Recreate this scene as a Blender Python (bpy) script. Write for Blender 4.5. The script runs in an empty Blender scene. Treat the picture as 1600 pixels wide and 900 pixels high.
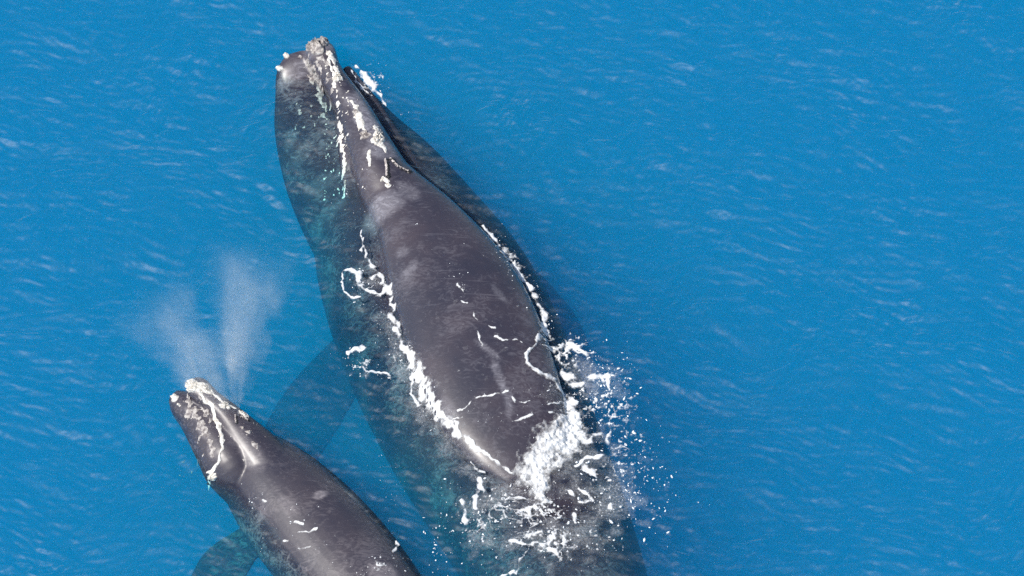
import bpy, bmesh, math, random
import numpy as np
from mathutils import Vector, Matrix
from mathutils.bvhtree import BVHTree

random.seed(7)
rng = np.random.default_rng(7)
scene = bpy.context.scene
C = scene.collection

# ------------------------------------------------------------------ camera
TH = math.radians(55.0)            # how far the camera looks down
DIST = 120.0
WIDE = 16.0                        # metres across the frame at the aim point
cam_loc = Vector((0, -DIST * math.cos(TH), DIST * math.sin(TH)))
cd = bpy.data.cameras.new('camera')
cd.sensor_width = 36.0
cd.lens = 36.0 * DIST / WIDE
cd.clip_start = 1.0
cd.clip_end = 20000.0
cam = bpy.data.objects.new('camera', cd)
C.objects.link(cam)
cam.location = cam_loc
cam.rotation_euler = (math.pi / 2 - TH, 0, 0)
scene.camera = cam
scene.render.resolution_x, scene.render.resolution_y = 1024, 576

# ------------------------------------------------------------------ sky and sun
SUN_AZ = math.atan2(-0.90, -0.44)  # from +Y, clockwise: the sun stands to the left, a little behind the camera
SUN_EL = math.radians(54)
sun_dir = Vector((math.sin(SUN_AZ) * math.cos(SUN_EL), math.cos(SUN_AZ) * math.cos(SUN_EL), math.sin(SUN_EL)))
world = bpy.data.worlds.new('World')
scene.world = world
world.use_nodes = True
wn = world.node_tree
bg = wn.nodes['Background']
sky = wn.nodes.new('ShaderNodeTexSky')
sky.sky_type = 'NISHITA'
sky.sun_disc = False
sky.sun_elevation = SUN_EL
sky.sun_rotation = SUN_AZ
sky.altitude = 50
sky.air_density = 1.0
sky.dust_density = 1.0
wn.links.new(sky.outputs[0], bg.inputs[0])
bg.inputs[1].default_value = 0.13
sl = bpy.data.lights.new('sun', 'SUN')
sl.energy = 4.9
sl.angle = math.radians(0.5)
sl.color = (1.0, 0.95, 0.88)
sun = bpy.data.objects.new('sun', sl)
C.objects.link(sun)
sun.location = (0, 0, 60)
sun.rotation_euler = (-sun_dir).to_track_quat('-Z', 'Y').to_euler()

vs = scene.view_settings
vs.view_transform = 'Standard'
vs.look = 'None'
vs.exposure = 0.0
vs.gamma = 1.0
vs.use_curve_mapping = False
cy = scene.cycles
cy.use_denoising = False
cy.max_bounces = 6
cy.diffuse_bounces = 3
cy.glossy_bounces = 3
cy.transparent_max_bounces = 12
cy.volume_bounces = 2
cy.adaptive_threshold = 0.03
cy.adaptive_min_samples = 32
world.cycles.sampling_method = 'NONE'
cy.caustics_reflective = False
cy.caustics_refractive = False
cy.sample_clamp_indirect = 6.0

# ------------------------------------------------------------------ helpers
FWD = Vector((0, math.cos(TH), -math.sin(TH)))
UPV = Vector((0, math.sin(TH), math.cos(TH)))

def ray(px, py):
    u = (px - 800) / 1600 * WIDE / DIST
    v = -(py - 450) / 1600 * WIDE / DIST
    return (FWD + Vector((u, 0, 0)) + UPV * v).normalized()

def P(px, py, z=0.0):
    """a point of the photograph (1600 x 900) as a place in the world at height z"""
    d = ray(px, py)
    return cam_loc + d * ((z - cam_loc.z) / d.z)

def PX(x, y, z):
    """world to photograph, arrays"""
    dx, dy, dz = x - cam_loc.x, y - cam_loc.y, z - cam_loc.z
    f = dy * FWD.y + dz * FWD.z
    v = (dy * UPV.y + dz * UPV.z) / f
    return 800 + dx / f * DIST / WIDE * 1600, 450 - v * DIST / WIDE * 1600

def noise2(x, y, seed=0):
    x = np.asarray(x, float); y = np.asarray(y, float)
    xi = np.floor(x).astype(np.int64); yi = np.floor(y).astype(np.int64)
    fx = x - xi; fy = y - yi
    fx = fx * fx * fx * (fx * (fx * 6 - 15) + 10); fy = fy * fy * fy * (fy * (fy * 6 - 15) + 10)
    def hsh(a, b):
        h = (a * 374761393 + b * 668265263 + seed * 974711) & 0x7fffffff
        h = ((h ^ (h >> 13)) * 1274126177) & 0x7fffffff
        h = ((h ^ (h >> 11)) * 1103515245) & 0x7fffffff
        return ((h ^ (h >> 16)) & 0xffff) / 65535.0
    a = hsh(xi, yi); b = hsh(xi + 1, yi); c = hsh(xi, yi + 1); d = hsh(xi + 1, yi + 1)
    return (a * (1 - fx) + b * fx) * (1 - fy) + (c * (1 - fx) + d * fx) * fy

def fbm(x, y, oct=4, seed=0):
    s = 0; a = 0.5; n = 0
    for k in range(oct):
        s = s + a * noise2(np.asarray(x) * 2 ** k + 17.3 * k, np.asarray(y) * 2 ** k - 9.1 * k, seed + k)
        n += a; a *= 0.5
    return s / n

def link(name, mesh, mat=None, parent=None):
    o = bpy.data.objects.new(name, mesh)
    C.objects.link(o)
    if mat is not None:
        mesh.materials.clear(); mesh.materials.append(mat)
    if parent is not None:
        o.parent = parent
    return o

def tag(o, label, cat=None, kind=None, group=None):
    o['label'] = label
    if cat: o['category'] = cat
    if kind: o['kind'] = kind
    if group: o['group'] = group
    return o

def smooth(mesh):
    mesh.polygons.foreach_set('use_smooth', np.ones(len(mesh.polygons), bool))

# ------------------------------------------------------------------ materials
def new_mat(name):
    m = bpy.data.materials.new(name); m.use_nodes = True
    nt = m.node_tree
    for n in list(nt.nodes): nt.nodes.remove(n)
    out = nt.nodes.new('ShaderNodeOutputMaterial')
    return m, nt, out

def N(nt, typ, **kw):
    n = nt.nodes.new(typ)
    for k, v in kw.items():
        if k.startswith('i_'):
            n.inputs[k[2:].replace('_', ' ')].default_value = v
        else:
            setattr(n, k, v)
    return n

def sea_material():
    m, nt, out = new_mat('sea_water')
    L = nt.links.new
    lw = N(nt, 'ShaderNodeLayerWeight'); lw.inputs['Blend'].default_value = 0.5      # Schlick's Fresnel, the same from both sides
    pw = N(nt, 'ShaderNodeMath', operation='POWER'); pw.inputs[1].default_value = 5.0; L(lw.outputs['Facing'], pw.inputs[0])
    fr = N(nt, 'ShaderNodeMath', operation='MULTIPLY_ADD'); fr.inputs[1].default_value = 0.97; fr.inputs[2].default_value = 0.022; L(pw.outputs[0], fr.inputs[0])
    gl = N(nt, 'ShaderNodeBsdfGlossy'); gl.inputs['Roughness'].default_value = 0.5
    tr = N(nt, 'ShaderNodeBsdfTransparent')
    mx = N(nt, 'ShaderNodeMixShader')
    L(fr.outputs[0], mx.inputs[0]); L(tr.outputs[0], mx.inputs[1]); L(gl.outputs[0], mx.inputs[2])
    L(mx.outputs[0], out.inputs['Surface'])
    vs_ = N(nt, 'ShaderNodeVolumeScatter'); vs_.inputs['Color'].default_value = (*SEA_SCATTER, 1); vs_.inputs['Density'].default_value = SEA_DENSITY
    vs_.inputs['Anisotropy'].default_value = 0.0
    va = N(nt, 'ShaderNodeVolumeAbsorption'); va.inputs['Color'].default_value = (*[1 - a / max(SEA_ABSORB) for a in SEA_ABSORB], 1); va.inputs['Density'].default_value = SEA_DENSITY * max(SEA_ABSORB)
    ad = N(nt, 'ShaderNodeAddShader')
    L(vs_.outputs[0], ad.inputs[0]); L(va.outputs[0], ad.inputs[1]); L(ad.outputs[0], out.inputs['Volume'])
    return m

SEA_DENSITY = 0.31
SEA_SCATTER = (0.012, 0.32, 0.65)
SEA_ABSORB = (3.4, 0.22, 0.02)

def skin_material(name, dark, brown, pale, coat=1.0):
    m, nt, out = new_mat(name)
    L = nt.links.new
    tc = N(nt, 'ShaderNodeTexCoord')
    at = N(nt, 'ShaderNodeAttribute', attribute_name='patch')
    n1 = N(nt, 'ShaderNodeTexNoise'); n1.inputs['Scale'].default_value = 0.9; n1.inputs['Detail'].default_value = 5; n1.inputs['Roughness'].default_value = 0.6
    n2 = N(nt, 'ShaderNodeTexNoise'); n2.inputs['Scale'].default_value = 4.2; n2.inputs['Detail'].default_value = 6; n2.inputs['Roughness'].default_value = 0.7; n2.inputs['Distortion'].default_value = 1.8
    n3 = N(nt, 'ShaderNodeTexNoise'); n3.inputs['Scale'].default_value = 26; n3.inputs['Detail'].default_value = 3
    for n in (n1, n2, n3): L(tc.outputs['Object'], n.inputs['Vector'])
    r1 = N(nt, 'ShaderNodeMapRange'); r1.inputs['From Min'].default_value = 0.35; r1.inputs['From Max'].default_value = 0.65
    L(n1.outputs[0], r1.inputs['Value'])
    c1 = N(nt, 'ShaderNodeMix', data_type='RGBA'); c1.inputs['A'].default_value = (*dark, 1); c1.inputs['B'].default_value = (*brown, 1)
    L(r1.outputs[0], c1.inputs['Factor'])
    # sparse pale mottling: sloughing skin, and ripple light painted onto submerged skin
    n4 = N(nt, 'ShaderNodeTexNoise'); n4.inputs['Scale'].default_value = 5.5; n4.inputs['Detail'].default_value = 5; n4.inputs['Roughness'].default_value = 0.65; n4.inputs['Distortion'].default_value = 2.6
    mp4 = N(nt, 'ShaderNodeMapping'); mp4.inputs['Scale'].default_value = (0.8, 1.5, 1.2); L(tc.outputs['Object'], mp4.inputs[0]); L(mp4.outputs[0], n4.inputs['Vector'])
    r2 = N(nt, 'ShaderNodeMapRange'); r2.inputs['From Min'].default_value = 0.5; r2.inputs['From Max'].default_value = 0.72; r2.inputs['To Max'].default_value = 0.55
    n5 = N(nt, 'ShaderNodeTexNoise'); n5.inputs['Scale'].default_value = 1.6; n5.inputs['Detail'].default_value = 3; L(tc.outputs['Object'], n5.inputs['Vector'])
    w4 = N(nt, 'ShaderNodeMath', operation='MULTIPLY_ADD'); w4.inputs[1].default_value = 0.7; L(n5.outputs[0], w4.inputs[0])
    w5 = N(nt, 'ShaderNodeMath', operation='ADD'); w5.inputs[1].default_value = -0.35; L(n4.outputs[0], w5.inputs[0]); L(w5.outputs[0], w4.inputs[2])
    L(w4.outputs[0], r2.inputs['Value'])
    sp = N(nt, 'ShaderNodeSeparateColor'); L(at.outputs['Color'], sp.inputs[0])
    ad = N(nt, 'ShaderNodeMath', operation='MULTIPLY_ADD')     # red: pale patches, broken up by the mottling
    mm = N(nt, 'ShaderNodeMapRange'); mm.inputs['From Min'].default_value = 0.36; mm.inputs['From Max'].default_value = 0.66; mm.inputs['To Min'].default_value = 0.4
    L(n4.outputs[0], mm.inputs['Value'])
    L(sp.outputs[0], ad.inputs[0]); L(mm.outputs[0], ad.inputs[1])
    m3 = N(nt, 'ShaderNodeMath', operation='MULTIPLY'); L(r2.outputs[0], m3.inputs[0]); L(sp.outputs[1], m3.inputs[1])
    L(m3.outputs[0], ad.inputs[2])
    ad.use_clamp = True
    c2 = N(nt, 'ShaderNodeMix', data_type='RGBA'); c2.inputs['B'].default_value = (*pale, 1)
    L(ad.outputs[0], c2.inputs['Factor']); L(c1.outputs['Result'], c2.inputs['A'])
    c3 = N(nt, 'ShaderNodeMix', data_type='RGBA'); c3.inputs['B'].default_value = (*pale, 1); L(c2.outputs['Result'], c3.inputs['A'])
    acc = None
    for ang, sc, off in ((0.5, 1.0, 0.0), (-0.9, 1.3, 5.0), (1.9, 0.8, 9.0)):     # fine scratches, sparse, in three directions
        mp = N(nt, 'ShaderNodeMapping'); mp.inputs['Rotation'].default_value = (0.2, 0.1, ang); mp.inputs['Scale'].default_value = (0.9 * sc, 22 * sc, 3 * sc); mp.inputs['Location'].default_value = (off, off, off)
        L(tc.outputs['Object'], mp.inputs[0])
        ns = N(nt, 'ShaderNodeTexNoise'); ns.inputs['Scale'].default_value = 1.0; ns.inputs['Detail'].default_value = 2; L(mp.outputs[0], ns.inputs['Vector'])
        rs = N(nt, 'ShaderNodeMapRange'); rs.inputs['From Min'].default_value = 0.70; rs.inputs['From Max'].default_value = 0.80; rs.inputs['To Max'].default_value = 0.22; L(ns.outputs[0], rs.inputs['Value'])
        if acc is None: acc = rs.outputs[0]
        else:
            mxn = N(nt, 'ShaderNodeMath', operation='MAXIMUM'); L(acc, mxn.inputs[0]); L(rs.outputs[0], mxn.inputs[1]); acc = mxn.outputs[0]
    L(acc, c3.inputs['Factor'])
    bs = N(nt, 'ShaderNodeBsdfPrincipled'); L(c3.outputs['Result'], bs.inputs['Base Color'])
    rr = N(nt, 'ShaderNodeMapRange'); rr.inputs['To Min'].default_value = 0.42; rr.inputs['To Max'].default_value = 0.58
    L(n2.outputs[0], rr.inputs['Value']); L(rr.outputs[0], bs.inputs['Roughness'])
    gp = N(nt, 'ShaderNodeNewGeometry'); gs = N(nt, 'ShaderNodeSeparateXYZ'); L(gp.outputs['Position'], gs.inputs[0])
    for sock, v in (('Specular IOR Level', 0.5), ('Coat Weight', coat)):       # skin under water is nearly index-matched: it keeps almost no gloss
        mr = N(nt, 'ShaderNodeMapRange'); mr.inputs['From Min'].default_value = -0.07; mr.inputs['From Max'].default_value = 0.0
        mr.inputs['To Min'].default_value = 0.02 * v; mr.inputs['To Max'].default_value = v
        L(gs.outputs[2], mr.inputs['Value']); L(mr.outputs[0], bs.inputs[sock])
    bs.inputs['Coat Roughness'].default_value = 0.33; bs.inputs['Coat IOR'].default_value = 1.4
    b1 = N(nt, 'ShaderNodeBump'); b1.inputs['Strength'].default_value = 0.2; b1.inputs['Distance'].default_value = 0.02
    L(n2.outputs[0], b1.inputs['Height'])
    b2 = N(nt, 'ShaderNodeBump'); b2.inputs['Strength'].default_value = 0.2; b2.inputs['Distance'].default_value = 0.006
    L(n3.outputs[0], b2.inputs['Height']); L(b1.outputs[0], b2.inputs['Normal'])
    L(b2.outputs[0], bs.inputs['Normal'])
    L(bs.outputs[0], out.inputs['Surface'])
    return m

def simple_mat(name, col, rough=0.8, col2=None, scale=20, bump=0.0):
    m, nt, out = new_mat(name)
    L = nt.links.new
    bs = N(nt, 'ShaderNodeBsdfPrincipled'); bs.inputs['Roughness'].default_value = rough
    tc = N(nt, 'ShaderNodeTexCoord')
    n = N(nt, 'ShaderNodeTexNoise'); n.inputs['Scale'].default_value = scale; n.inputs['Detail'].default_value = 4
    L(tc.outputs['Object'], n.inputs['Vector'])
    r = N(nt, 'ShaderNodeMapRange'); r.inputs['From Min'].default_value = 0.38; r.inputs['From Max'].default_value = 0.62
    L(n.outputs[0], r.inputs['Value'])
    c = N(nt, 'ShaderNodeMix', data_type='RGBA'); c.inputs['A'].default_value = (*(col2 or col), 1); c.inputs['B'].default_value = (*col, 1)
    L(r.outputs[0], c.inputs['Factor']); L(c.outputs['Result'], bs.inputs['Base Color'])
    if bump:
        b = N(nt, 'ShaderNodeBump'); b.inputs['Strength'].default_value = 0.6; b.inputs['Distance'].default_value = bump
        L(n.outputs[0], b.inputs['Height']); L(b.outputs[0], bs.inputs['Normal'])
    L(bs.outputs[0], out.inputs['Surface'])
    return m

def foam_material():
    m, nt, out = new_mat('foam')
    L = nt.links.new
    at = N(nt, 'ShaderNodeAttribute', attribute_name='thick')
    tc = N(nt, 'ShaderNodeTexCoord')
    n = N(nt, 'ShaderNodeTexNoise'); n.inputs['Scale'].default_value = 30; n.inputs['Detail'].default_value = 4
    L(tc.outputs['Object'], n.inputs['Vector'])
    ad = N(nt, 'ShaderNodeMath', operation='MULTIPLY_ADD'); ad.inputs[1].default_value = 0.5; ad.inputs[2].default_value = -0.25
    L(n.outputs[0], ad.inputs[0])
    a2 = N(nt, 'ShaderNodeMath', operation='ADD'); L(at.outputs['Fac'], a2.inputs[0]); L(ad.outputs[0], a2.inputs[1])
    r = N(nt, 'ShaderNodeMapRange'); r.inputs['From Min'].default_value = 0.0; r.inputs['From Max'].default_value = 0.85; r.inputs['To Min'].default_value = 0.03
    r.interpolation_type = 'SMOOTHSTEP'
    L(a2.outputs[0], r.inputs['Value'])
    d = N(nt, 'ShaderNodeBsdfDiffuse'); d.inputs['Color'].default_value = (0.92, 0.93, 0.93, 1)
    tl = N(nt, 'ShaderNodeBsdfTranslucent'); tl.inputs['Color'].default_value = (0.8, 0.86, 0.88, 1)
    mx0 = N(nt, 'ShaderNodeMixShader'); mx0.inputs[0].default_value = 0.22
    L(d.outputs[0], mx0.inputs[1]); L(tl.outputs[0], mx0.inputs[2])
    tr = N(nt, 'ShaderNodeBsdfTransparent')
    mx = N(nt, 'ShaderNodeMixShader')
    L(r.outputs[0], mx.inputs[0]); L(tr.outputs[0], mx.inputs[1]); L(mx0.outputs[0], mx.inputs[2])
    L(mx.outputs[0], out.inputs['Surface'])
    return m

M_SEA = sea_material()
M_SKIN = skin_material('wet_whale_skin', (0.022, 0.020, 0.035), (0.050, 0.037, 0.048), (0.26, 0.25, 0.28))
M_CALFSKIN = skin_material('wet_calf_skin', (0.026, 0.024, 0.039), (0.052, 0.042, 0.052), (0.30, 0.27, 0.28), 0.7)
M_CALLUS = simple_mat('callosity', (0.84, 0.82, 0.76), 0.85, (0.50, 0.47, 0.42), 26, 0.02)
M_CALLUS_G = simple_mat('grey_callosity', (0.50, 0.47, 0.44), 0.85, (0.16, 0.14, 0.14), 18, 0.03)
M_HOLE = simple_mat('blowhole', (0.02, 0.018, 0.02), 0.4, (0.012, 0.011, 0.012), 20)
M_RIM = simple_mat('blowhole_rim', (0.62, 0.58, 0.56), 0.7, (0.34, 0.30, 0.30), 25)
M_EYE = simple_mat('eye', (0.02, 0.017, 0.016), 0.15, (0.03, 0.025, 0.02), 30)
M_FOAM = foam_material()
M_DROP = simple_mat('spray_drop', (0.88, 0.9, 0.9), 0.5, (0.8, 0.84, 0.86), 10)

# ------------------------------------------------------------------ sea
_w = []
_r = np.random.default_rng(3)
for lam, slope, cnt, spread in ((3.2, 0.035, 4, 0.5), (1.7, 0.045, 6, 0.6), (0.9, 0.06, 9, 0.5), (0.5, 0.09, 14, 0.36), (0.27, 0.165, 20, 0.34), (0.16, 0.20, 22, 0.38), (0.11, 0.20, 22, 0.42)):
    for i in range(cnt):
        l = lam * _r.uniform(0.75, 1.3)
        a = math.pi / 2 + 0.08 + _r.normal(0, spread)
        k = 2 * math.pi / l
        _w.append((k * math.cos(a), k * math.sin(a), _r.uniform(0, 6.28), slope / k / math.sqrt(cnt) * 1.414))

AXES = [([P(*p)[:2] for p in ((520, 140), (610, 300), (690, 440), (770, 620), (850, 790), (900, 900))], 1.5, .42, .016),
        ([P(*p)[:2] for p in ((320, 640), (400, 720), (470, 800), (560, 900))], .75, .34, .012)]

def sea_h(x, y):
    x = np.asarray(x, float); y = np.asarray(y, float)
    wx = x + 0.6 * (fbm(x * 0.6, y * 0.6, 2, 91) - 0.5); wy = y + 0.6 * (fbm(x * 0.6, y * 0.6, 2, 92) - 0.5)
    h = np.zeros_like(x)
    for i, (kx, ky, ph, am) in enumerate(_w):
        if i == 10: h = h * (0.55 + 0.9 * noise2(x * 0.35, y * 0.45, 55))
        if i == 19: hs = h; h = np.zeros_like(x)
        h = h + am * np.sin(kx * wx + ky * wy + ph)
    m = np.clip((fbm(x * 0.55, y * 0.9, 3, 57) - .28) * 2.4, 0.75, 1.25)     # gusts: patches of sharper ripple
    r = 0.045 * (fbm(wx * 1.6 + .3 * wy, wy * 4.2, 4, 31) - .5)
    wake = np.zeros_like(x)                                   # low waves pushed aside by the two bodies
    for line, half, lam, am in AXES:
        d = np.full(x.shape, 1e9)
        for (ax, ay), (bx, by) in zip(line[:-1], line[1:]):
            ex, ey = bx - ax, by - ay
            t = np.clip(((x - ax) * ex + (y - ay) * ey) / (ex * ex + ey * ey), 0, 1)
            d = np.minimum(d, np.hypot(x - ax - t * ex, y - ay - t * ey))
        q = d - half + .25 * (fbm(x * 1.3, y * 1.3, 2, 71) - .5)
        wake = wake + am * np.sin(2 * math.pi * q / lam) * np.exp(-np.maximum(q, 0) / .7) * np.clip(q / .25 + 1, 0, 1) * np.clip((fbm(x * 1.1, y * 1.1, 2, 73) - .3) * 3, 0, 1)
    return hs + (h + r) * m + wake

def build_sea():
    XM, YM, q = 9.0, 6.9, 0.020
    xs = np.linspace(-XM, XM, int(2 * XM / q)); ys = np.linspace(-YM, YM, int(2 * YM / q))
    X, Y = np.meshgrid(xs, ys)
    e = np.clip(np.minimum(np.minimum(X + XM, XM - X), np.minimum(Y + YM, YM - Y)) / 0.8, 0, 1)
    Z = sea_h(X, Y) * e
    nx, ny = len(xs), len(ys)
    inner = np.stack([X, Y, Z], -1).reshape(-1, 3)
    i = np.arange(nx - 1)[None, :] + np.arange(ny - 1)[:, None] * nx
    quads = np.stack([i, i + 1, i + nx + 1, i + nx], -1).reshape(-1, 4)
    # plain frames of water butt against the rippled middle and run to the horizon; then the sides and the bottom
    far, fq = [], []
    n0 = nx * ny
    def quad(*p):
        fq.append([n0 + len(far) + k for k in range(4)]); far.extend(p)
    steps = [(XM, YM), (40.0, 40.0), (300.0, 300.0), (6000.0, 6000.0)]
    for (ax_, ay_), (bx_, by_) in zip(steps[:-1], steps[1:]):
        gx = (-bx_, -ax_, ax_, bx_); gy = (-by_, -ay_, ay_, by_)
        for p in range(3):
            for q_ in range(3):
                if p == 1 and q_ == 1: continue
                quad((gx[p], gy[q_], 0), (gx[p + 1], gy[q_], 0), (gx[p + 1], gy[q_ + 1], 0), (gx[p], gy[q_ + 1], 0))
    F, D = 6000.0, -60.0
    quad((-F, -F, D), (-F, F, D), (F, F, D), (F, -F, D))
    quad((-F, -F, D), (F, -F, D), (F, -F, 0), (-F, -F, 0)); quad((F, -F, D), (F, F, D), (F, F, 0), (F, -F, 0))
    quad((F, F, D), (-F, F, D), (-F, F, 0), (F, F, 0)); quad((-F, F, D), (-F, -F, D), (-F, -F, 0), (-F, F, 0))
    v = np.concatenate([inner, np.array(far, float)])
    quads = np.concatenate([quads, np.array(fq)])
    loops = quads.ravel().astype(np.int32)
    tot = np.full(len(quads), 4, np.int32)
    st = np.concatenate([[0], np.cumsum(tot)[:-1]]).astype(np.int32)
    me = bpy.data.meshes.new('sea')
    me.vertices.add(len(v)); me.vertices.foreach_set('co', v.astype(np.float32).ravel())
    me.loops.add(len(loops)); me.loops.foreach_set('vertex_index', loops)
    me.polygons.add(len(tot)); me.polygons.foreach_set('loop_start', st); me.polygons.foreach_set('loop_total', tot)
    smooth(me)
    me.update(calc_edges=True)
    o = link('sea', me, M_SEA)
    tag(o, 'rippled clear blue open sea water around the whales', kind='structure')
    return o
build_sea()

# ------------------------------------------------------------------ whales
def loft(bm, st, seg=40, e=2.0, right=1.0):
    """st: (centre Vector, half width, height up, height down[, roll]); sections stand across the path"""
    # resample with Catmull-Rom
    pts = []
    n = len(st)
    arr = np.array([[*s[0], s[1], s[2], s[3]] for s in st], float)
    for i in range(n - 1):
        p0, p1, p2, p3 = arr[max(i - 1, 0)], arr[i], arr[i + 1], arr[min(i + 2, n - 1)]
        for t in np.linspace(0, 1, 6, endpoint=False):
            pts.append(0.5 * ((2 * p1) + (-p0 + p2) * t + (2 * p0 - 5 * p1 + 4 * p2 - p3) * t * t + (-p0 + 3 * p1 - 3 * p2 + p3) * t ** 3))
    pts.append(arr[-1])
    pts = np.array(pts); pts[:, 3:] = np.maximum(pts[:, 3:], 0.01)
    rings = []
    m = len(pts)
    for i in range(m):
        t = Vector(pts[min(i + 1, m - 1), :3] - pts[max(i - 1, 0), :3]).normalized()
        side = t.cross(Vector((0, 0, 1))).normalized()
        up = side.cross(t).normalized()
        c = Vector(pts[i, :3]); w, hu, hd = pts[i, 3:]
        r = []
        for k in range(seg):
            a = 2 * math.pi * k / seg
            ca, sa = math.cos(a), math.sin(a)
            x = w * math.copysign(abs(ca) ** (2 / e), ca) * (right if ca < 0 else 1.0)
            z = (hu if sa > 0 else hd) * math.copysign(abs(sa) ** (2 / e), sa)
            r.append(bm.verts.new(c + side * x + up * z))
        rings.append(r)
    for a, b in zip(rings[:-1], rings[1:]):
        for k in range(seg):
            bm.faces.new((a[k], a[(k + 1) % seg], b[(k + 1) % seg], b[k]))
    for r, end in ((rings[0], 0), (rings[-1], -1)):
        bm.faces.new(r[::-1] if end == 0 else r)

def fused(name, bm, voxel, it=6):
    bmesh.ops.recalc_face_normals(bm, faces=bm.faces)
    me = bpy.data.meshes.new(name + '_parts'); bm.to_mesh(me); bm.free()
    o = bpy.data.objects.new(name + '_tmp', me); C.objects.link(o)
    r = o.modifiers.new('r', 'REMESH'); r.mode = 'VOXEL'; r.voxel_size = voxel; r.use_smooth_shade = True
    s = o.modifiers.new('s', 'SMOOTH'); s.factor = 0.5; s.iterations = it
    dg = bpy.context.evaluated_depsgraph_get(); dg.update()
    res = bpy.data.meshes.new_from_object(o.evaluated_get(dg), depsgraph=dg)
    bpy.data.objects.remove(o)
    res.name = name
    smooth(res)
    return res

def S(px, py, z, w, hu, hd): return (P(px, py, z), w, hu, hd)

def patch_attr(me, blobs, mott):
    """skin colour: red = pale skin, green = strength of the mottling with its painted ripple light"""
    n = len(me.vertices)
    co = np.empty(n * 3); me.vertices.foreach_get('co', co); co = co.reshape(-1, 3)
    sx, sy = co[:, 0], co[:, 1]
    red = np.zeros(n)
    for c, rx, ry, ang, amp in blobs:
        dx, dy = sx - c.x, sy - c.y
        ca, sa = math.cos(ang), math.sin(ang)
        u = (dx * ca + dy * sa) / rx; v = (-dx * sa + dy * ca) / ry
        d = np.sqrt(u * u + v * v) + 0.7 * (fbm(sx * 5, sy * 5, 3, 12) - 0.5)
        red = np.maximum(red, amp * np.clip((1.15 - d) / 0.5, 0, 1))
    red[co[:, 2] < -0.9] = 0
    g = mott(co)
    col = np.stack([red, g, np.zeros(n), np.ones(n)], -1)
    at = me.color_attributes.new('patch', 'FLOAT_COLOR', 'POINT')
    at.data.foreach_set('color', col.astype(np.float32).ravel())

# ---- the big whale
bm = bmesh.new()
loft(bm, [S(500, 130, -0.75, .35, .30, .35), S(520, 165, -0.9, .70, .55, .60), S(556, 235, -1.05, 1.00, .85, .85), S(600, 305, -1.2, 1.28, 1.08, 1.1),
          S(646, 395, -1.25, 1.62, 1.24, 1.4), S(688, 475, -1.25, 1.80, 1.38, 1.55), S(730, 565, -1.25, 1.83, 1.44, 1.6), S(772, 660, -1.25, 1.76, 1.40, 1.55),
          S(822, 765, -1.28, 1.62, 1.28, 1.4), S(866, 860, -1.3, 1.48, 1.24, 1.15), S(912, 965, -1.35, 1.26, 1.16, .95), S(955, 1080, -1.35, .78, .62, .75),
          S(1000, 1210, -1.35, .46, .42, .55), S(1035, 1320, -1.3, .25, .2, .3), S(1050, 1370, -1.3, .12, .08, .1)], 56, 2.1, 0.87)
# the back that stands out of the water
loft(bm, [S(594, 250, -.05, .30, .2, .4), S(615, 292, 0, .47, .26, .5), S(655, 350, 0, .69, .33, .5), S(689, 410, 0, .90, .39, .5), S(719, 470, 0, 1.02, .43, .5), S(742, 530, 0, 1.07, .44, .5),
          S(764, 590, 0, 1.05, .42, .5), S(789, 650, -.02, .98, .36, .5), S(815, 700, -.05, .80, .25, .5), S(836, 742, -.1, .50, .12, .4)], 44, 2.2)
# arched lower jaw with its lips
loft(bm, [S(470, 82, 0.02, .20, .10, .2), S(474, 98, -0.04, .44, .15, .40), S(487, 138, -0.32, .62, .30, .55), S(506, 188, -0.55, .84, .44, .65),
          S(538, 253, -0.75, 1.04, .60, .75), S(573, 318, -1.0, 1.14, .74, .8), S(618, 393, -1.25, 1.2, .8, .8)], 44, 2.0, 0.84)
# narrow arched upper jaw
loft(bm, [S(495, 70, 0.26, .16, .08, .25), S(501, 82, 0.24, .24, .17, .4), S(517, 115, 0.17, .20, .22, .5), S(551, 172, 0.08, .27, .26, .6),
          S(582, 240, 0.02, .38, .33, .7), S(610, 300, -0.12, .50, .42, .8), S(655, 385, -0.45, .72, .52, .7)], 36, 2.0)
# lip ridges
loft(bm, [S(505, 108, 0.0, .05, .06, .2), S(526, 150, -.02, .07, .08, .3), S(535, 215, -.04, .09, .08, .3), S(542, 270, -.10, .09, .06, .3), S(548, 310, -.22, .08, .04, .3)], 16)
loft(bm, [S(540, 105, -0.04, .08, .06, .2), S(573, 155, -.12, .15, .08, .4), S(604, 205, -.16, .18, .09, .4), S(644, 262, -.2, .16, .07, .4), S(690, 325, -.3, .14, .06, .4)], 18)
# flippers
loft(bm, [S(600, 500, -1.7, .35, .22, .22), S(548, 560, -2.1, .46, .17, .17), S(495, 630, -2.8, .60, .13, .13), S(448, 700, -3.5, .56, .10, .10), S(415, 745, -3.9, .26, .06, .06)], 24)
loft(bm, [S(790, 425, -1.7, .35, .22, .22), S(830, 470, -2.1, .46, .17, .17), S(865, 530, -2.8, .58, .13, .13), S(890, 590, -3.5, .5, .10, .10), S(905, 630, -3.9, .22, .06, .06)], 24)
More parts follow.
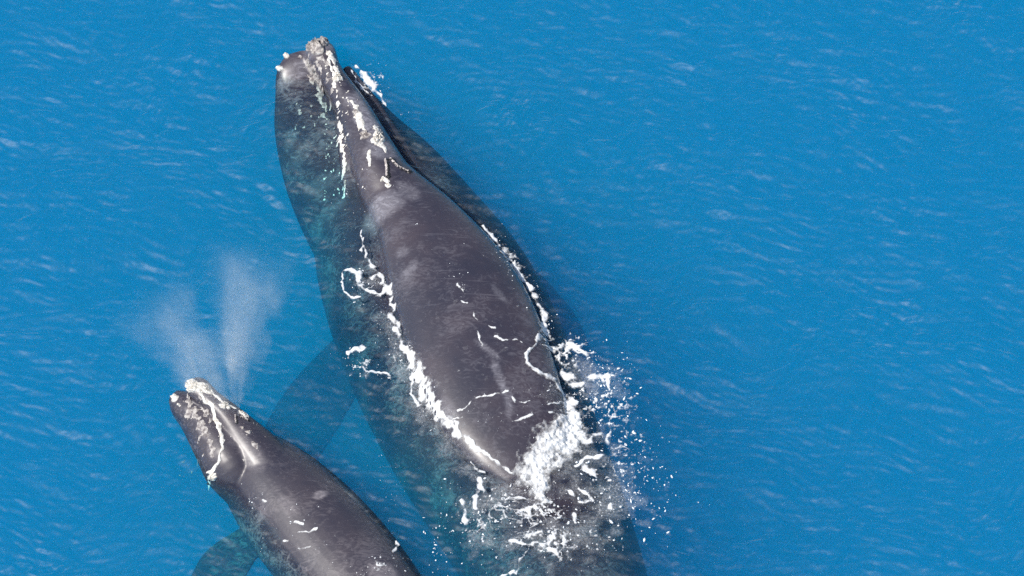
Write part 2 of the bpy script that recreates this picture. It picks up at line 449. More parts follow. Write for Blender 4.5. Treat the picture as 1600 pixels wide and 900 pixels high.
# tail flukes
fc = P(1045, 1350, -1.3); ax = (P(1045, 1350, -1.3) - P(1000, 1210, -1.3)).normalized(); sd = ax.cross(Vector((0, 0, 1))).normalized()
for s in (-1, 1):
    loft(bm, [(fc, .45, .1, .1), (fc + sd * s * .8 + ax * .15, .5, .08, .08), (fc + sd * s * 1.7 + ax * .5, .36, .06, .06), (fc + sd * s * 2.4 + ax * .95, .1, .03, .03)], 20)
me = fused('whale', bm, 0.035, 5)
me.name = 'whale_body'
blobs = [(P(600, 330, .1), .38, .26, .6, .75), (P(570, 185, .3), .6, .17, 2.05, .9), (P(592, 230, .3), .35, .22, 2.05, .6), (P(470, 240, -.3), .25, .15, 1.0, .25), (P(455, 215, -.3), .2, .12, 1.6, .3), (P(500, 285, -.3), .3, .14, .4, .25), (P(520, 320, -.3), .3, .12, .4, .2), (P(490, 350, -.5), .25, .15, 1, .25), (P(465, 112, 0), .35, .15, .6, .45), (P(640, 305, .2), .25, .15, 2.4, .4),
         (P(497, 70, .3), .3, .3, 0, .6), (P(780, 600, .2), .35, .06, 1.9, .55), (P(760, 555, .25), .25, .05, 2.4, .6), (P(795, 640, .15), .3, .08, 1.6, .5),
         (P(640, 430, .2), .2, .1, 1, .3), (P(780, 470, .2), .25, .05, 2.2, .35), (P(700, 650, .1), .25, .12, 2, .3), (P(630, 400, .2), .12, .1, 0, .35)]
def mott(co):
    # painted ripple light: stronger mottling on submerged flanks, jaw, tail stock, weaker on the back
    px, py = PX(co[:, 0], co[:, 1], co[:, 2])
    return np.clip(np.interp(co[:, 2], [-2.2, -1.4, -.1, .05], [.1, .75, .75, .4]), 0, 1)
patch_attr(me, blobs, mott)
whale = link('whale', me, M_SKIN)
tag(whale, 'huge dark grey adult whale with its broad back awash in foam', 'whale', group='whale mother and young')

# ---- the small whale
bm = bmesh.new()
loft(bm, [S(352, 705, -.35, .40, .40, .35), S(400, 738, -.47, .66, .70, .6), S(457, 797, -.55, .85, .82, .8), S(522, 870, -.56, .92, .82, .85), S(592, 957, -.56, .86, .78, .8),
          S(660, 1045, -.5, .66, .60, .65), S(725, 1140, -.5, .42, .42, .45), S(775, 1230, -.5, .2, .2, .25), S(800, 1275, -.5, .08, .06, .08)], 44, 2.0)
loft(bm, [S(270, 617, .10, .10, .08, .15), S(284, 629, .06, .22, .19, .28), S(309, 653, 0.0, .29, .30, .4), S(336, 690, -.1, .37, .42, .5), S(365, 730, -.25, .46, .50, .5), S(400, 780, -.6, .35, .4, .4)], 36, 2.0)
loft(bm, [S(298, 598, .38, .12, .08, .2), S(309, 606, .37, .19, .13, .28), S(330, 625, .32, .17, .14, .3), S(356, 650, .24, .22, .19, .4), S(386, 690, .05, .36, .32, .5), S(424, 740, -.2, .5, .47, .5)], 32, 2.0)
# flippers and flukes
loft(bm, [S(430, 820, -.75, .2, .15, .15), S(385, 850, -.85, .30, .10, .10), S(350, 885, -.95, .40, .08, .08), S(325, 925, -1.1, .34, .06, .06), S(312, 955, -1.15, .14, .04, .04)], 20)
loft(bm, [S(525, 800, -.8, .2, .15, .15), S(560, 850, -1.1, .28, .10, .10), S(595, 905, -1.35, .34, .08, .08), S(620, 950, -1.5, .2, .05, .05)], 20)
fc = P(795, 1265, -.5); ax = (P(795, 1265, -.5) - P(725, 1140, -.5)).normalized(); sd = ax.cross(Vector((0, 0, 1))).normalized()
for s in (-1, 1):
    loft(bm, [(fc, .22, .06, .06), (fc + sd * s * .4 + ax * .08, .24, .05, .05), (fc + sd * s * .85 + ax * .25, .17, .04, .04), (fc + sd * s * 1.15 + ax * .45, .05, .02, .02)], 20)
me = fused('calf', bm, 0.022, 5)
me.name = 'calf_body'
blobs = [(P(300, 650, .2), .14, .06, 2.2, .5), (P(318, 680, .15), .16, .07, 2.2, .55), (P(330, 710, .1), .12, .06, 2.0, .4), (P(500, 770, .3), .14, .09, .5, .8), (P(395, 715, .2), .3, .16, 2.3, .35), (P(370, 690, .2), .2, .16, 2.3, .2), (P(450, 790, .2), .25, .12, 2.3, .3), (P(600, 890, .3), .25, .2, 2.3, .7)]
patch_attr(me, blobs, lambda co: np.maximum(np.interp(co[:, 2], [-1.0, -.7, -.1, .1], [.4, 1, 1, .4]), np.clip((P(400, 700).x - co[:, 0]) * 1.2, 0, .8)))  # mottling: ripple light painted on the submerged flank, plus the head's own skin
calf = link('whale_calf', me, M_CALFSKIN)
tag(calf, 'small dark grey whale calf with white-crusted snout swimming beside the adult', 'whale', group='whale mother and young')

def bvh_of(o):
    return BVHTree.FromPolygons([v.co for v in o.data.vertices], [tuple(p.vertices) for p in o.data.polygons])
BV = {whale: bvh_of(whale), calf: bvh_of(calf)}

def hit(o, px, py):
    h = BV[o].ray_cast(cam_loc, ray(px, py))
    return h[0], h[1]

def bump_patch(bm, o, px, py, a, b, ang, height, seed, rings=6, seg=20, rough=0.5):
    """a crust grown on the skin: outline uneven, surface lumpy; a, b are half sizes in metres"""
    p, n = hit(o, px, py)
    if p is None: return
    if n.z < 0: n = -n
    t = Vector((math.cos(ang), math.sin(ang), 0)); t = (t - n * t.dot(n)).normalized(); s = n.cross(t)
    rows = []
    q = np.random.default_rng(seed)
    ph = q.uniform(0, 6.28, 4)
    for i in range(rings + 1):
        f = i / rings
        row = []
        for k in range(seg):
            th = 2 * math.pi * k / seg
            out = 1 + 0.22 * math.sin(2 * th + ph[0]) + 0.2 * math.sin(3 * th + ph[1]) + 0.14 * math.sin(5 * th + ph[2]) + 0.12 * math.sin(9 * th + ph[3])
            w = p + t * (a * f * out * math.cos(th)) + s * (b * f * out * math.sin(th))
            c, cn, _, _ = BV[o].find_nearest(w)
            hgt = height * math.sqrt(max(0, 1 - f ** 2)) * (1 - rough + 2 * rough * q.random()) if f < 1 else -0.01
            row.append(bm.verts.new(c + cn * hgt))
            if i == 0: break
        rows.append(row)
    c0 = rows[0][0]
    for k in range(seg):
        bm.faces.new((c0, rows[1][k], rows[1][(k + 1) % seg]))
    for r0, r1 in zip(rows[1:-1], rows[2:]):
        for k in range(seg):
            bm.faces.new((r0[k], r1[k], r1[(k + 1) % seg], r0[(k + 1) % seg]))

def crust(o, name, items, mat, label=None):
    """items: (px, py, a, b, angle, height)"""
    bm = bmesh.new()
    for i, it in enumerate(items):
        big = it[2] > 0.06
        bump_patch(bm, o, *it, seed=int(it[0] * 13 + it[1] * 7 + i), rings=9 if big else 3, seg=32 if big else 9, rough=.75)
    me = bpy.data.meshes.new(name); bm.to_mesh(me); bm.free(); smooth(me)
    c = link(name, me, mat, o)
    if label: c['label'] = label
    return c

def along(pts, n):
    """n points evenly along a polyline of photograph points"""
    p = np.array(pts, float); d = np.r_[0, np.cumsum(np.hypot(*(p[1:] - p[:-1]).T))]
    t = np.linspace(0, d[-1], n)
    return np.stack([np.interp(t, d, p[:, k]) for k in range(p.shape[1])], -1)

def speckle(pts, n, spread, r0, r1, seed):
    q = np.random.default_rng(seed)
    out = []
    for x, y in along(pts, n)[:, :2]:
        r = q.uniform(r0, r1)
        out.append((x + q.normal(0, spread), y + q.normal(0, spread), r * q.uniform(.8, 1.8), r * q.uniform(.5, 1), q.uniform(0, 3), min(.02, r * .4)))
    return out

# big whale: crusts of the head
crust(whale, 'bonnet_callosity', [(495, 70, .26, .17, 0.1, .07)], M_CALLUS_G, 'grey rough crust on the snout tip')
crust(whale, 'callosity', [(514, 84, .06, .07, 1.5, .05)], M_CALLUS)
crust(whale, 'callosity', [(527, 121, .07, .09, 1.9, .05)], M_CALLUS)
crust(whale, 'callosity', [(590, 216, .10, .14, 2.4, .06)], M_CALLUS, 'large pale crust ahead of the blowholes')
crust(whale, 'callosity', [(570, 211, .07, .10, 2.2, .03)], M_CALLUS_G)
crust(whale, 'callosity', [(556, 175, .05, .07, 2.2, .03)], M_CALLUS_G)
crust(whale, 'callosity', [(491, 108, .06, .09, 1.8, .03)], M_CALLUS_G)
crust(whale, 'chin_callosity', [(448, 88, .055, .06, 0.8, .05)], M_CALLUS)
crust(whale, 'chin_callosity', [(438, 107, .05, .08, 1.4, .05)], M_CALLUS)
crust(whale, 'callosity', [(597, 281, .04, .035, .5, .03)], M_CALLUS)
crust(whale, 'callosity', [(606, 290, .055, .045, .5, .03)], M_CALLUS)
for pts in ([(604, 250), (606, 262), (606, 276)], [(612, 249), (624, 261), (640, 269)]):
    crust(whale, 'blowhole', [(x, y, .05, .04, 0, .02) for x, y in along(pts, 6)], M_HOLE)
    crust(whale, 'blowhole_rim', [(x - 2, y - 1, .022, .016, 0, .022) for x, y in along(pts, 26)], M_RIM)

# small whale
crust(calf, 'bonnet_callosity', [(303, 603, .20, .15, -.3, .05), (322, 608, .09, .07, -.5, .04)], M_CALLUS, 'white crust capping the snout tip')
crust(calf, 'chin_callosity', [(273, 622, .055, .085, 1.2, .05), (279, 632, .03, .03, 0, .03)], M_CALLUS)
crust(calf, 'callosity', [(352, 634, .09, .06, -.5, .04)], M_CALLUS)
crust(calf, 'callosity', [(381, 648, .08, .045, -.5, .03)], M_CALLUS)
crust(calf, 'callosity', [(388, 675, .05, .04, -.5, .02)], M_CALLUS_G)
crust(calf, 'callosity', [(378, 668, .04, .03, -.5, .02)], M_CALLUS_G)
crust(calf, 'eyebrow_callosity', [(333, 745, .08, .06, .3, .05), (327, 738, .04, .05, 1, .04)], M_CALLUS, 'white crust above the eye')
crust(calf, 'eye', [(327, 755, .03, .025, 0, .03)], M_EYE)
for pts in ([(369, 650), (370, 661)], [(378, 652), (388, 657)]):
    crust(calf, 'blowhole', [(x, y, .03, .025, 0, .012) for x, y in along(pts, 4)], M_HOLE)
    crust(calf, 'blowhole_rim', [(x - 1.5, y - 1, .018, .012, 0, .02) for x, y in along(pts, 6)], M_RIM)

# ------------------------------------------------------------------ foam
DOWN = Vector((0, 0, -1))
def ground_z(x, y, on=None):
    if on is not None:
        h = BV[on].ray_cast(Vector((x, y, 8)), DOWN, 12)
        return h[0].z if h[0] is not None else -.5
    """top of the water, or of a whale's back where it stands out"""
    z = float(sea_h(x, y))
    for o in (whale, calf):
        h = BV[o].ray_cast(Vector((x, y, 8)), DOWN, 12)
        if h[0] is not None and h[0].z > z: z = h[0].z
    return z

def lift(px, py):
    """photograph point -> place on water or back"""
    best = P(px, py, 0.0); bd = (best - cam_loc).length
    for o in (whale, calf):
        h = BV[o].ray_cast(cam_loc, ray(px, py))
        if h[0] is not None and h[3] < bd: best, bd = h[0], h[3]
    return best

def foam_sheet(name, label, strokes, regions=(), cell=0.0125, hmax=0.018, seed=1, grain=12.0, gain=1.15, flat=False, on=None, mat=None, tmax=1.0):
    """strokes: [(px,py,halfwidth px), ...]; regions: (px,py,rx,ry,angle,density).  A lumpy mat with ragged edges."""
    segs = []
    for st in strokes:
        w = [(P(p[0], p[1], 0) if flat else lift(p[0], p[1]), p[2] / 100.0) for p in st]
        segs += list(zip(w[:-1], w[1:])) if len(w) > 1 else [(w[0], w[0])]
    regs = []
    for (px, py, rx, ry, ang, den) in regions:
        c = P(px, py, 0); regs.append((c, rx / 100, ry / 100 / math.sin(TH), ang, den))
    xs0 = min([min(a[0].x, b[0].x) - 3 * max(a[1], b[1]) for a, b in segs] + [c.x - max(rx, ry) * 1.2 for c, rx, ry, _, _ in regs])
    xs1 = max([max(a[0].x, b[0].x) + 3 * max(a[1], b[1]) for a, b in segs] + [c.x + max(rx, ry) * 1.2 for c, rx, ry, _, _ in regs])
    ys0 = min([min(a[0].y, b[0].y) - 3 * max(a[1], b[1]) for a, b in segs] + [c.y - max(rx, ry) * 1.2 for c, rx, ry, _, _ in regs])
    ys1 = max([max(a[0].y, b[0].y) + 3 * max(a[1], b[1]) for a, b in segs] + [c.y + max(rx, ry) * 1.2 for c, rx, ry, _, _ in regs])
    X, Y = np.meshgrid(np.arange(xs0, xs1, cell), np.arange(ys0, ys1, cell))
    wob = 0.05
    Xw = X + wob * (fbm(X * 7, Y * 7, 3, seed + 40) - .5) * 2; Yw = Y + wob * (fbm(X * 7, Y * 7, 3, seed + 60) - .5) * 2
    f = np.full(X.shape, -1.0)
    for (a, wa), (b, wb) in segs:
        m = 3 * max(wa, wb) + .06
        i0 = max(0, int((min(a.x, b.x) - m - xs0) / cell)); i1 = int((max(a.x, b.x) + m - xs0) / cell) + 2
        j0 = max(0, int((min(a.y, b.y) - m - ys0) / cell)); j1 = int((max(a.y, b.y) + m - ys0) / cell) + 2
        x, y = Xw[j0:j1, i0:i1], Yw[j0:j1, i0:i1]
        if x.size == 0: continue
        dx, dy = b.x - a.x, b.y - a.y
        l2 = dx * dx + dy * dy + 1e-9
        t = np.clip(((x - a.x) * dx + (y - a.y) * dy) / l2, 0, 1)
        d = np.hypot(x - a.x - t * dx, y - a.y - t * dy)
        f[j0:j1, i0:i1] = np.maximum(f[j0:j1, i0:i1], 1 - d / (wa + t * (wb - wa)))
    n = fbm(X * grain, Y * grain, 4, seed) - 0.5
    f = np.clip(f, -2, 0.8) + gain * n * 2.2
    rid = 1 - np.abs(fbm(Xw * 4.2, Yw * 5.2, 4, seed + 5) - .5) * 13      # lacy strings
    spt = (fbm(X * 20, Y * 20, 3, seed + 9) - .64) * 5                     # loose blobs
    big = fbm(X * 1.8, Y * 1.8, 3, seed + 21)
    for c, rx, ry, ang, den in regs:
        ca, sa = math.cos(ang), math.sin(ang)
        u = ((X - c.x) * ca + (Y - c.y) * sa) / rx; v = (-(X - c.x) * sa + (Y - c.y) * ca) / ry
        mk = np.clip(1.15 - np.hypot(u, v), 0, 1) ** .6
        g = np.maximum(rid - 0.35 + (big - .5) * 2.6, spt + (big - .5) * 1.6) + (den - 1) * .9 - (1 - mk) * 1.6
        f = np.maximum(f, np.where(mk > 0, g + n * .7, -2))
    f = np.clip(f, -1, 1.0)
    f[0, :] = f[-1, :] = -1; f[:, 0] = f[:, -1] = -1
    # contour the field at zero: keep what is above, cut the cells on the edge
    verts, thick, faces = [], [], []
    vid = {}
    def corner(j, i):
        k = (j, i)
        if k not in vid:
            vid[k] = len(verts); verts.append((X[j, i], Y[j, i])); thick.append(f[j, i])
        return vid[k]
    def edge(a, b):
        k = (a, b) if a < b else (b, a)
        if k not in vid:
            fa, fb = f[a], f[b]; t = fa / (fa - fb)
            vid[k] = len(verts)
            verts.append((X[a] + t * (X[b] - X[a]), Y[a] + t * (Y[b] - Y[a]))); thick.append(0.0)
        return vid[k]
    act = (f[:-1, :-1] > 0) | (f[1:, :-1] > 0) | (f[:-1, 1:] > 0) | (f[1:, 1:] > 0)
    for j, i in zip(*np.nonzero(act)):
        cs = [(j, i), (j, i + 1), (j + 1, i + 1), (j + 1, i)]
        poly = []
        for k in range(4):
            a, b = cs[k], cs[(k + 1) % 4]
            if f[a] > 0: poly.append(corner(*a))
            if (f[a] > 0) != (f[b] > 0): poly.append(edge(a, b))
        if len(poly) >= 3: faces.append(poly)
    # coarse base heights
    out = []
    cache = {}
    def base(x, y):
        q = 0.04
        gx, gy = math.floor(x / q), math.floor(y / q)
        z4 = []
        for k in ((gx, gy), (gx + 1, gy), (gx, gy + 1), (gx + 1, gy + 1)):
            if k not in cache: cache[k] = ground_z(k[0] * q, k[1] * q, on)
            z4.append(cache[k])
        u, v = x / q - gx, y / q - gy
        return (z4[0] * (1 - u) + z4[1] * u) * (1 - v) + (z4[2] * (1 - u) + z4[3] * u) * v
    lump = fbm(np.array([v[0] for v in verts]) * 22, np.array([v[1] for v in verts]) * 22, 3, seed + 3)
    for (x, y), t, l in zip(verts, thick, lump):
        out.append((x, y, base(x, y) + 0.006 + hmax * math.sqrt(max(t, 0)) * (0.25 + 1.3 * l)))
    me = bpy.data.meshes.new(name); me.from_pydata(out, [], faces); me.update(); smooth(me)
    at = me.attributes.new('thick', 'FLOAT', 'POINT'); at.data.foreach_set('value', np.array(thick, np.float32) * tmax)
    o = link(name, me, mat or M_FOAM, on)
    tag(o, label, None if on else 'foam', 'stuff')
    return o

def skin_crust(o, name, label, strokes, mat, seed, hmax=.02, gain=1.1, grain=16):
    return foam_sheet(name, label, strokes, (), 0.0095, hmax, seed, grain, gain, False, o, mat)
skin_crust(whale, 'lip_crust', 'ragged line of pale crust along the left lip', [[(514, 92, 2.2), (523, 116, 2.8), (526, 150, 2), (529, 185, 2.8), (534, 225, 3), (537, 262, 2.2), (538, 290, 1.4)]], M_CALLUS, 41, .012, 1.9, 22)
skin_crust(whale, 'cheek_crust', 'grey speckled crust on the left lip near the snout', [[(484, 98, 3), (492, 112, 6), (498, 135, 5), (505, 160, 4), (512, 180, 2.5)], [(470, 88, 2), (482, 95, 3)], [(500, 90, 3), (512, 100, 3)]], M_CALLUS_G, 42, .008, 2.0)
skin_crust(whale, 'rostrum_crust', 'pale crust scattered along the narrow upper jaw', [[(516, 88, 3), (526, 106, 3), (534, 122, 2)], [(548, 158, 2.5), (557, 176, 4), (566, 196, 4), (572, 212, 5)], [(590, 198, 3), (594, 222, 5), (600, 236, 2)], [(596, 280, 3), (606, 290, 4)], [(575, 235, 2), (578, 260, 2)]], M_CALLUS, 43, .014, 1.4)
skin_crust(calf, 'lip_crust', 'white curved line of crust along the lip', [[(312, 614, 1.5), (326, 627, 2.4), (335, 645, 2.6), (341, 665, 3), (346, 685, 3.4), (347, 702, 2.8), (342, 717, 2.2), (334, 728, 2), (327, 738, 2.6)]], M_CALLUS, 44, .018, .45)
skin_crust(calf, 'lip_crust', 'white crust along the far lip', [[(324, 603, 2), (336, 618, 2.4), (350, 628, 2), (366, 640, 1.6)]], M_CALLUS, 45, .014, .7)
skin_crust(calf, 'cheek_crust', 'pale speckles on the jaw', [[(290, 628, 3), (300, 645, 5), (312, 665, 5), (325, 690, 4), (332, 712, 3)], [(318, 640, 3), (328, 660, 3)], [(395, 690, 4), (405, 705, 3)]], M_CALLUS_G, 46, .008, 1.7)
foam_sheet('foam', 'white foam strip along the left waterline of the adult whale',
    [[(566, 362, 1.5), (571, 400, 3), (583, 418, 5), (598, 432, 5), (608, 455, 5), (612, 480, 3), (616, 508, 5.5), (628, 538, 6.5), (648, 578, 7), (664, 612, 9), (688, 645, 8), (712, 673, 6), (738, 697, 4), (770, 718, 2.5), (800, 738, 2.5)],
     [(660, 600, 3), (645, 590, 2), (640, 612, 2), (655, 630, 3)], [(690, 660, 4), (702, 672, 3)]],
    [(640, 575, 30, 70, .5, .75)], seed=2)
foam_sheet('foam', 'curled white foam wisps on the water left of the adult whale',
    [[(534, 440, 1.4), (537, 424, 2), (550, 418, 3), (561, 426, 5), (560, 440, 4), (572, 452, 3.6), (590, 460, 3), (606, 452, 4)],
     [(535, 440, 1.5), (537, 455, 2), (552, 464, 2), (563, 463, 2)], [(580, 435, 4), (590, 428, 3)],
     [(543, 560, 2), (544, 551, 2.5), (556, 549, 2.5), (566, 548, 2), (567, 541, 2.5)], [(565, 568, 2.5), (575, 581, 3), (590, 584, 2), (612, 588, 2.5)],
     [(565, 395, 2), (568, 375, 2)]],
    [(570, 570, 45, 25, 0, .5), (580, 450, 40, 30, 0, .6)], seed=3)
foam_sheet('foam', 'thick white churned foam where the water closes over the adult whale',
    [[(897, 655, 16), (886, 678, 28), (864, 699, 36), (842, 724, 30), (822, 740, 22)], [(838, 735, 26), (846, 765, 16), (848, 778, 8)], [(862, 705, 26), (885, 700, 24), (900, 690, 14)]],
    [], seed=4, hmax=0.075, gain=.6)
foam_sheet('foam', 'lacy white foam breaking off the right side of the adult whale',
    [[(850, 505, 3), (853, 518, 5), (838, 538, 3.5), (823, 556, 3.5), (824, 566, 4), (840, 580, 4), (856, 588, 5), (872, 602, 8), (884, 622, 9), (893, 645, 10), (897, 665, 10)],
     [(852, 540, 4), (866, 547, 7), (874, 546, 5), (880, 538, 4), (892, 538, 5), (902, 547, 3), (916, 553, 3), (921, 562, 3)],
     [(878, 582, 6), (895, 594, 10), (912, 597, 6), (930, 590, 8), (944, 588, 8), (950, 598, 6), (949, 607, 3)],
     [(893, 630, 8), (905, 660, 8), (912, 690, 9), (930, 680, 5), (942, 676, 4)], [(948, 690, 5), (955, 672, 3)], [(905, 670, 10), (900, 690, 8)]],
    [(925, 625, 75, 80, 0, 1.35), (985, 700, 50, 60, 0, .75), (885, 560, 45, 40, 0, 1.2)], seed=5, hmax=.03)
foam_sheet('foam', 'white foam fringe along the right flank of the adult whale',
    [[(752, 350, 2), (770, 370, 4.5), (788, 393, 6.5), (806, 418, 6.5), (824, 444, 6), (839, 470, 6), (852, 498, 6)]], [(812, 418, 20, 60, .6, .5)], seed=6, hmax=.03, flat=True)
foam_sheet('foam', 'small bubbly foam beside the raised snout of the adult whale',
    [[(548, 110, 1.5), (560, 127, 2.5), (578, 150, 3)], [(556, 104, 2), (572, 118, 6), (586, 134, 6), (594, 150, 4), (602, 164, 2)]], [(582, 130, 36, 32, 0, 1.15)], seed=7, hmax=.03)
foam_sheet('foam', 'thin milky veil of bubbles spread over the wake behind the adult whale',
    [[(880, 640, 30), (915, 690, 45), (900, 740, 40), (850, 770, 40), (780, 780, 35), (745, 790, 25)], [(930, 600, 35), (905, 570, 30)], [(930, 740, 45), (960, 790, 40), (900, 830, 40), (820, 850, 45), (750, 840, 25)]],
    [], seed=14, hmax=.004, grain=5.0, gain=1.5, flat=True, tmax=.17)
foam_sheet('foam', 'thin milky veil of bubbles along the left side of the adult whale',
    [[(590, 440, 14), (560, 440, 10)], [(600, 500, 14), (625, 560, 18), (650, 620, 22), (690, 680, 22), (740, 730, 20)]],
    [], seed=15, hmax=.004, grain=7.0, gain=1.5, flat=True, tmax=.16)
foam_sheet('foam', 'scattered white foam strings on the wake behind the adult whale',
    [[(897, 727, 3), (920, 716, 4), (945, 712, 2.5)], [(910, 728, 4), (925, 735, 6), (930, 740, 4)], [(748, 752, 4), (752, 765, 5), (742, 782, 4), (745, 795, 3)], [(722, 782, 4), (728, 800, 4), (726, 820, 3)],
     [(885, 765, 3), (895, 772, 3.5)], [(905, 762, 2.5), (925, 778, 3.5), (905, 782, 3)], [(955, 785, 5), (950, 796, 3)], [(795, 848, 2.5), (815, 851, 3), (828, 856, 3), (838, 848, 2.5)], [(825, 858, 2), (815, 880, 2.5), (808, 900, 3)],
     [(785, 900, 3), (805, 896, 2)], [(898, 800, 4), (898, 820, 2)], [(845, 863, 2), (858, 860, 4), (875, 868, 2.5)], [(738, 724, 2.5), (745, 735, 3), (756, 742, 2)], [(842, 788, 3), (862, 784, 2.5)], [(790, 780, 2), (805, 776, 2.5), (818, 780, 3)]],
    [(820, 800, 120, 60, 0, 1.1), (950, 750, 85, 75, 0, 1.05), (900, 850, 130, 40, 0, .7), (740, 830, 50, 45, 0, .9)], seed=8, hmax=.015)
foam_sheet('foam', 'thin broken foam streaks washing across the back of the adult whale',
    [[(714, 643, 1.2), (728, 636, 1.8), (745, 622, 1.5), (770, 616, 1.5), (790, 613, 1.8)], [(800, 618, 1.8), (805, 628, 2.2), (818, 629, 2), (830, 622, 1.5)], [(803, 660, 1.5), (815, 653, 2), (830, 648, 2.2)], [(708, 657, 1.5), (722, 652, 2)],
     [(772, 526, 1.6), (785, 531, 2), (792, 532, 1.4)], [(800, 533, 2), (808, 531, 2), (818, 535, 1.4)], [(762, 508, 1.4), (774, 511, 1.4)], [(716, 444, 1.5), (722, 452, 2), (728, 459, 1.5)], [(720, 471, 1.6), (727, 475, 1.6)], [(739, 484, 1.6), (745, 500, 2)],
     [(855, 632, 1.2), (878, 630, 1.6)], [(858, 643, 1.4), (880, 647, 1.4)], [(745, 515, 1.4), (752, 540, 1.6)]],
    [], seed=9, hmax=.007, gain=1.45)
foam_sheet('foam', 'white foam flecks and bubbles on the back of the small whale',
    [[(466, 834, 1.5), (482, 831, 2), (496, 826, 1.8)], [(464, 860, 2), (482, 855, 2)], [(460, 818, 3), (472, 819, 2.5)], [(617, 845, 2), (620, 853, 3), (614, 865, 2)], [(410, 783, 2), (417, 783, 1.5)], [(445, 845, 2), (450, 846, 2)]],
    [(600, 895, 55, 28, .5, 1.0)], seed=10, hmax=.015, gain=.6)

def droplets(name, label, clusters, seed):
    """clusters: (px, py, sx, sy, count, rmin, rmax, height)"""
    q = np.random.default_rng(seed)
    base = bmesh.new(); bmesh.ops.create_icosphere(base, subdivisions=1, radius=1)
    bv = np.array([v.co[:] for v in base.verts]); bf = np.array([[v.index for v in f.verts] for f in base.faces]); base.free()
    V, F, k = [], [], 0
    for px, py, sx, sy, cnt, r0, r1, hz in clusters:
        for _ in range(cnt):
            x, y = px + q.normal(0, sx), py + q.normal(0, sy)
            p = lift(x, y)
            r = .52 * (r0 + (r1 - r0) * q.random() ** 5)
            sc = np.array([r * q.uniform(.8, 2.6), r * q.uniform(.6, 1.2), r * q.uniform(.4, .7)])
            a = q.uniform(0, 6.28); ca, sa = math.cos(a), math.sin(a)
            v = bv * (1 + .25 * q.normal(size=(len(bv), 1)).clip(-1, 1)) * sc
            v = np.stack([v[:, 0] * ca - v[:, 1] * sa, v[:, 0] * sa + v[:, 1] * ca, v[:, 2]], -1)
            z = max(p.z, float(sea_h(p.x, p.y))) + r * .2 + (q.random() ** 2) * hz
            V.append(v + np.array([p.x, p.y, z])); F.append(bf + k); k += len(bv)
    me = bpy.data.meshes.new(name); me.from_pydata(np.concatenate(V).tolist(), [], np.concatenate(F).tolist()); me.update(); smooth(me)
    o = link(name, me, M_DROP)
    tag(o, label, 'spray', 'stuff')
    return o

droplets('spray_droplets', 'white spray drops thrown out right of and behind the adult whale',
    [(930, 620, 32, 42, 150, .008, .035, .1), (970, 650, 26, 55, 60, .008, .04, .1), (1015, 780, 20, 45, 45, .01, .045, .1), (960, 780, 45, 45, 110, .008, .04, .05),
     (990, 735, 28, 30, 36, .008, .035, .05), (955, 580, 20, 15, 30, .008, .03, .1)], 21)
droplets('spray_droplets', 'white drops and flecks around the wake left of the adult tail stock',
    [(760, 800, 40, 35, 110, .008, .035, .03), (850, 830, 60, 35, 80, .008, .03, .03), (690, 860, 15, 25, 35, .01, .035, .03), (610, 770, 14, 30, 20, .006, .018, .03), (900, 800, 40, 40, 50, .008, .03, .03)], 22)
droplets('spray_droplets', 'fine white drops beside the left waterline of the adult whale',
    [(600, 500, 14, 30, 45, .006, .022, .03), (630, 560, 12, 30, 50, .006, .025, .03), (570, 450, 18, 14, 40, .006, .022, .03), (575, 575, 22, 16, 35, .006, .022, .03), (550, 310, 25, 40, 14, .006, .018, .0), (560, 380, 20, 25, 14, .006, .02, 0), (668, 640, 14, 20, 25, .006, .02, .03)], 23)
droplets('spray_droplets', 'fine white drops along the right flank of the adult whale',
    [(578, 128, 12, 12, 40, .006, .02, .03), (800, 415, 6, 12, 30, .006, .02, .02), (835, 460, 8, 18, 30, .006, .02, .04), (855, 515, 6, 14, 30, .006, .022, .06), (630, 175, 5, 4, 3, .008, .015, 0), (780, 385, 8, 12, 20, .006, .016, .02)], 24)
droplets('spray_droplets', 'tiny white water drops lying on the wet back of the adult whale',
    [(650, 350, 4, 3, 3, .01, .02, 0), (605, 300, 20, 15, 10, .006, .016, 0), (722, 452, 5, 14, 14, .005, .014, 0), (700, 420, 20, 20, 8, .005, .012, 0), (760, 640, 45, 18, 34, .005, .018, 0), (850, 620, 20, 18, 24, .005, .018, 0), (840, 690, 18, 10, 10, .005, .014, 0)], 25)
droplets('spray_droplets', 'tiny white drops on the wet back of the small whale',
    [(405, 780, 14, 8, 9, .01, .025, 0), (450, 820, 25, 22, 16, .008, .024, 0), (500, 850, 25, 20, 14, .006, .018, 0), (590, 885, 30, 14, 40, .006, .022, 0)], 26)

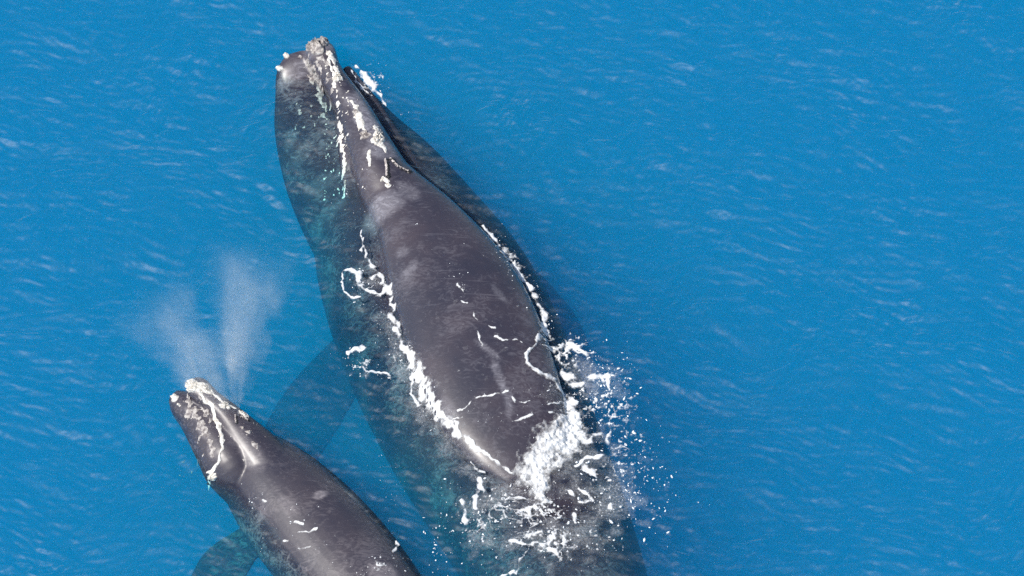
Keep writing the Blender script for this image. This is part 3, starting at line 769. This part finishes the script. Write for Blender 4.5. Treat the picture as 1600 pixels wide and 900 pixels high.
# ------------------------------------------------------------------ the blow
def plume(parent, base, tip, r0, r1, dens, seed):
    ax = tip - base; Lh = ax.length
    bm = bmesh.new()
    seg, rows = 24, 14
    prof = lambda u: r0 + (r1 - r0) * u ** 0.9
    rings = []
    for i in range(rows + 1):
        u = i / rows * 1.12
        rr = prof(u) * (1.0 if u < .8 else math.sqrt(max(0.02, 1 - ((u - .8) / .33) ** 2)))
        rings.append([bm.verts.new((rr * math.cos(2 * math.pi * k / seg), rr * math.sin(2 * math.pi * k / seg), u * Lh)) for k in range(seg)])
    for a, b in zip(rings[:-1], rings[1:]):
        for k in range(seg): bm.faces.new((a[k], a[(k + 1) % seg], b[(k + 1) % seg], b[k]))
    bm.faces.new(rings[0][::-1]); bm.faces.new(rings[-1])
    me = bpy.data.meshes.new('mist_jet'); bm.to_mesh(me); bm.free()
    m, nt, out = new_mat('mist')
    L = nt.links.new
    tc = N(nt, 'ShaderNodeTexCoord'); sp = N(nt, 'ShaderNodeSeparateXYZ')
    wn_ = N(nt, 'ShaderNodeTexNoise'); wn_.inputs['Scale'].default_value = 1.7; wn_.inputs['Detail'].default_value = 4; L(tc.outputs['Object'], wn_.inputs['Vector'])
    wv = N(nt, 'ShaderNodeVectorMath', operation='MULTIPLY_ADD'); L(wn_.outputs['Color'], wv.inputs[0]); wv.inputs[1].default_value = (1.1 * r1,) * 3; wv.inputs[2].default_value = (-.55 * r1,) * 3
    wa = N(nt, 'ShaderNodeVectorMath', operation='ADD'); L(tc.outputs['Object'], wa.inputs[0]); L(wv.outputs[0], wa.inputs[1]); L(wa.outputs[0], sp.inputs[0])
    def MA(op, a, b=None, clamp=False):
        n = N(nt, 'ShaderNodeMath', operation=op); n.use_clamp = clamp
        for k, v in enumerate((a, b)):
            if v is None: continue
            if isinstance(v, (int, float)): n.inputs[k].default_value = v
            else: L(v, n.inputs[k])
        return n.outputs[0]
    u = MA('DIVIDE', sp.outputs[2], Lh)
    rad = MA('SQRT', MA('ADD', MA('MULTIPLY', sp.outputs[0], sp.outputs[0]), MA('MULTIPLY', sp.outputs[1], sp.outputs[1])))
    R = MA('ADD', MA('MULTIPLY', MA('POWER', MA('MAXIMUM', u, 0.0), 0.9), r1 - r0), r0)
    q = MA('DIVIDE', rad, R)
    fall = MA('POWER', MA('SUBTRACT', 1.0, MA('MULTIPLY', q, q), True), 2.0)
    endf = N(nt, 'ShaderNodeMapRange'); endf.inputs['From Min'].default_value = 1.08; endf.inputs['From Max'].default_value = 0.6; L(u, endf.inputs['Value']); endf.interpolation_type = 'SMOOTHSTEP'
    thin = MA('DIVIDE', dens, MA('ADD', MA('MULTIPLY', u, 2.4), 0.4))
    nz = N(nt, 'ShaderNodeTexNoise'); nz.inputs['Scale'].default_value = 2.0; nz.inputs['Detail'].default_value = 4; nz.inputs['Distortion'].default_value = .6
    mp = N(nt, 'ShaderNodeMapping'); mp.inputs['Location'].default_value = (seed, seed * 2, 0); mp.inputs['Scale'].default_value = (1.3, 1.3, .6)
    L(tc.outputs['Object'], mp.inputs[0]); L(mp.outputs[0], nz.inputs['Vector'])
    nr = N(nt, 'ShaderNodeMapRange'); nr.inputs['From Min'].default_value = .34; nr.inputs['From Max'].default_value = .68; nr.inputs['To Max'].default_value = 1.7; L(nz.outputs[0], nr.inputs['Value'])
    d = MA('MULTIPLY', MA('MULTIPLY', fall, thin), MA('MULTIPLY', endf.outputs[0], nr.outputs[0]))
    v = N(nt, 'ShaderNodeVolumeScatter'); v.inputs['Color'].default_value = (.95, .97, 1, 1); v.inputs['Anisotropy'].default_value = 0.2
    L(d, v.inputs['Density']); L(v.outputs[0], out.inputs['Volume'])
    o = link('mist_jet', me, m, parent)
    o.location = base - parent.location
    o.rotation_euler = ax.to_track_quat('Z', 'Y').to_euler()
    return o

bh, _ = hit(calf, 372, 652)
blow = bpy.data.objects.new('blow', None); C.objects.link(blow); blow.location = bh
tag(blow, 'faint white V-shaped mist blown up from the small whale', 'mist', 'stuff')
plume(blow, bh + Vector((-.02, 0, .03)), P(388, 385, 2.4), .06, .95, 1.5, 3.0)
plume(blow, bh + Vector((-.08, 0, .03)), P(228, 462, 1.4), .06, .95, 1.4, 8.0)
plume(blow, bh + Vector((-.05, 0, .03)), P(318, 505, 1.2), .06, .75, .6, 12.0)
plume(blow, bh + Vector((0, 0, .03)), P(384, 535, 1.1), .03, .10, 2.2, 5.0)
